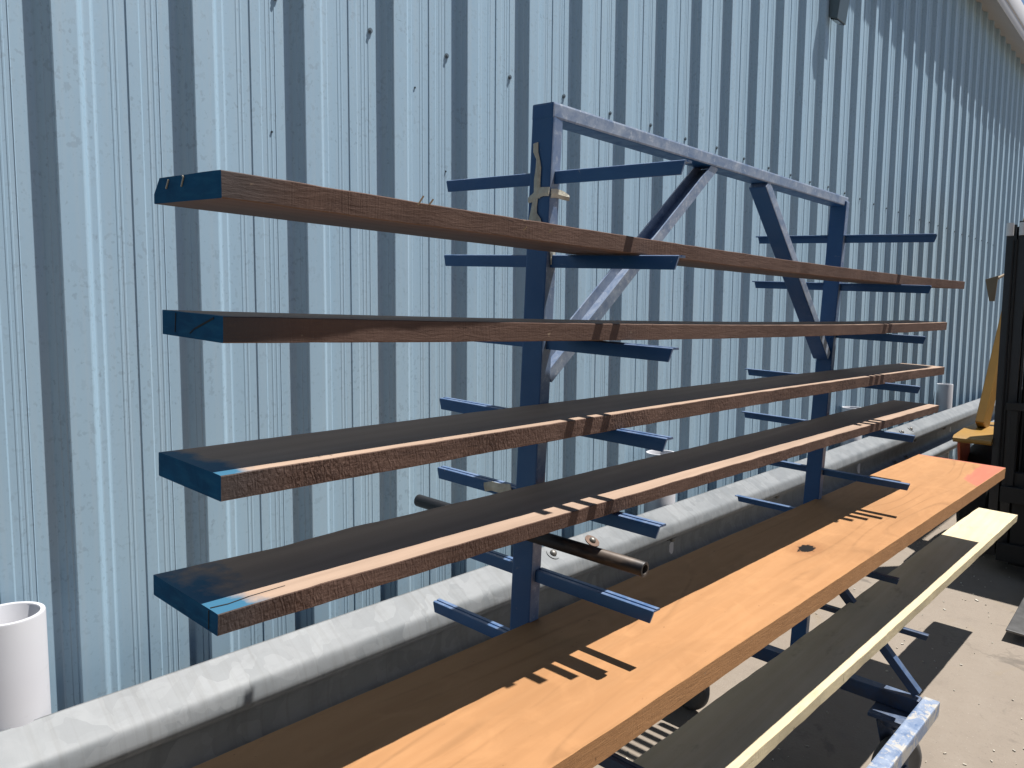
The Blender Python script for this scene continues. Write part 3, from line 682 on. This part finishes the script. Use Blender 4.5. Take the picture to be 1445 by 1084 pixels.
b = fb(); b.box((FX+.18, FC-.55, G0+.24), (FX+1.35, FC+.55, G0+.60), .02); b.box((FX+1.30, FC-.56, G0+.24), (FX+2.25, FC+.56, G0+.98), .05); b.build('body', M_yellow, fk, 40)
b = fb(); b.box((FX+.14, FC-.54, G0+.12), (FX+2.0, FC+.54, G0+.235), .01); b.box((FX+.16, FC-.50, G0+.605), (FX+.24, FC+.50, G0+.95), .01); b.build('chassis', M_dull, fk, 40)
b = fb(); b.box((FX+1.25, FC-.24, G0+.985), (FX+1.65, FC+.24, G0+1.08), .03); b.box((FX+1.62, FC-.23, G0+1.05), (FX+1.72, FC+.23, G0+1.50), .03); b.build('seat', M_dull, fk, 40)
b = fb(); b.bar((FX+.45, FC, G0+.75), (FX+.75, FC, G0+1.16), .03, .03, (0, 1, 0)); b.lathe((FX+.76, FC, G0+1.17), (.5, 0, .8), [(.12, -.012), (.15, -.012), (.15, .012), (.12, .012)], 28); b.bar((FX+.76, FC-.13, G0+1.17), (FX+.76, FC+.13, G0+1.17), .03, .012, (1, 0, 0)); b.build('steering_wheel', M_dull, fk, 40)
b = fb()
b.box((FX+.90, FC-.58, .875), (FX+.97, FC+.58, .93), .006); b.box((FX+1.92, FC-.57, .875), (FX+1.99, FC+.57, .93), .006)
for q in (-.575, .525): b.box((FX+.972, FC+q, .877), (FX+1.918, FC+q+.05, .928), .006)
for q in range(6): b.box((FX+.972, FC-.45+q*.175, .885), (FX+1.918, FC-.42+q*.175, .92), .003)
b.build('overhead_guard', M_yellow, fk)
b = fb(); b.hexa([(FX+.10, FC+.715, -.86), (FX+.30, FC+.715, -.86), (FX+.30, FC+.728, -.86), (FX+.10, FC+.728, -.86), (FX+.04, FC+.715, -.665), (FX+.30, FC+.715, -.645), (FX+.30, FC+.728, -.645), (FX+.04, FC+.728, -.665)], .003)
for q in range(8): b.bar((FX+.075+.025*q, FC+.7145, -.700), (FX+.083+.025*q, FC+.7145, -.690), .006, .001, (0, 0, 1), 0)
b.build('side_panel', M_orange, fk)
b = fb(); b.hexa([(FX+.40, FC+.690, .085), (FX+.405, FC+.665, .085), (FX+.415, FC+.665, .085), (FX+.41, FC+.690, .085), (FX+.40, FC+.715, .205), (FX+.405, FC+.655, .225), (FX+.415, FC+.655, .225), (FX+.41, FC+.715, .205)], .002)
b.bar((FX+.418, FC+.66, .21), (FX+.60, FC+.62, .26), .012, .012, (0, 0, 1), .002); b.build('mirror', M_tan, fk)

# ------------------------------------------------------------------ unseen building, added to keep sky light off the wall ribs
yo_ = (-7.0, -3.0, gw(-7, -3))
yard = empty('added_sky_blocker', W(yo_), 'unseen dark grey block added to screen sky light from the ribbed wall', 'building')
b = MB(yo_); b.box((-9, -11, gw(0, -9)-.3), (-4.99, -7, 4.6), .02); b.box((-9, -6.98, gw(0, -7)-.3), (-5, 1.0, 4.6), .02)
b.build('wall', simple('dark_grey_blocker', (.10, .115, .135), .85, 0, .3, 3), yard)
for i_ in range(3):
    b = MB(yo_); y = -5.6+2.1*i_; b.box((-5.01, y, .2), (-4.94, y+1.1, 1.6), .01); b.build('window', M_lens, yard)
b = MB(yo_); b.box((-9.2, -11.2, 4.62), (-4.8, 1.2, 4.8), .02); b.build('roof', M_roof, yard)

# ------------------------------------------------------------------ light, sky, camera
sun_d = Vector((.3059, -.2097, .9287)).normalized()
ld = bpy.data.lights.new('sun', 'SUN'); ld.energy = 5.0; ld.angle = R(.53); ld.color = (1.0, .965, .92)
lo = bpy.data.objects.new('sun', ld); col.objects.link(lo); lo.rotation_euler = (-sun_d).to_track_quat('-Z', 'Y').to_euler(); lo.location = (2, -4, 8)
w = bpy.data.worlds.new('World'); scene.world = w; w.use_nodes = True; nt = w.node_tree
sky = nt.nodes.new('ShaderNodeTexSky'); sky.sky_type = 'NISHITA'; sky.sun_disc = False
sky.sun_elevation = math.asin(sun_d.z); sky.sun_rotation = math.atan2(sun_d.x, sun_d.y); sky.altitude = 20; sky.dust_density = 0; sky.air_density = .8
bg = nt.nodes['Background']; nt.links.new(sky.outputs[0], bg.inputs[0]); bg.inputs[1].default_value = .05
cd = bpy.data.cameras.new('camera'); co = bpy.data.objects.new('camera', cd); col.objects.link(co)
cd.sensor_width = 36; cd.lens = 1071.71/1445*36; cd.clip_start = .02; cd.clip_end = 500
m = Matrix(((CAM[0][0], CAM[1][0], -CAM[2][0]), (CAM[0][1], CAM[1][1], -CAM[2][1]), (CAM[0][2], CAM[1][2], -CAM[2][2]))).to_4x4()
co.matrix_world = Matrix.Translation(W((0, 0, 0))) @ m
scene.camera = co
scene.render.engine = 'CYCLES'
vs_ = scene.view_settings; vs_.view_transform = 'Standard'; vs_.look = 'None'; vs_.gamma = 1; vs_.exposure = 1.0
scene.cycles.max_bounces = 6
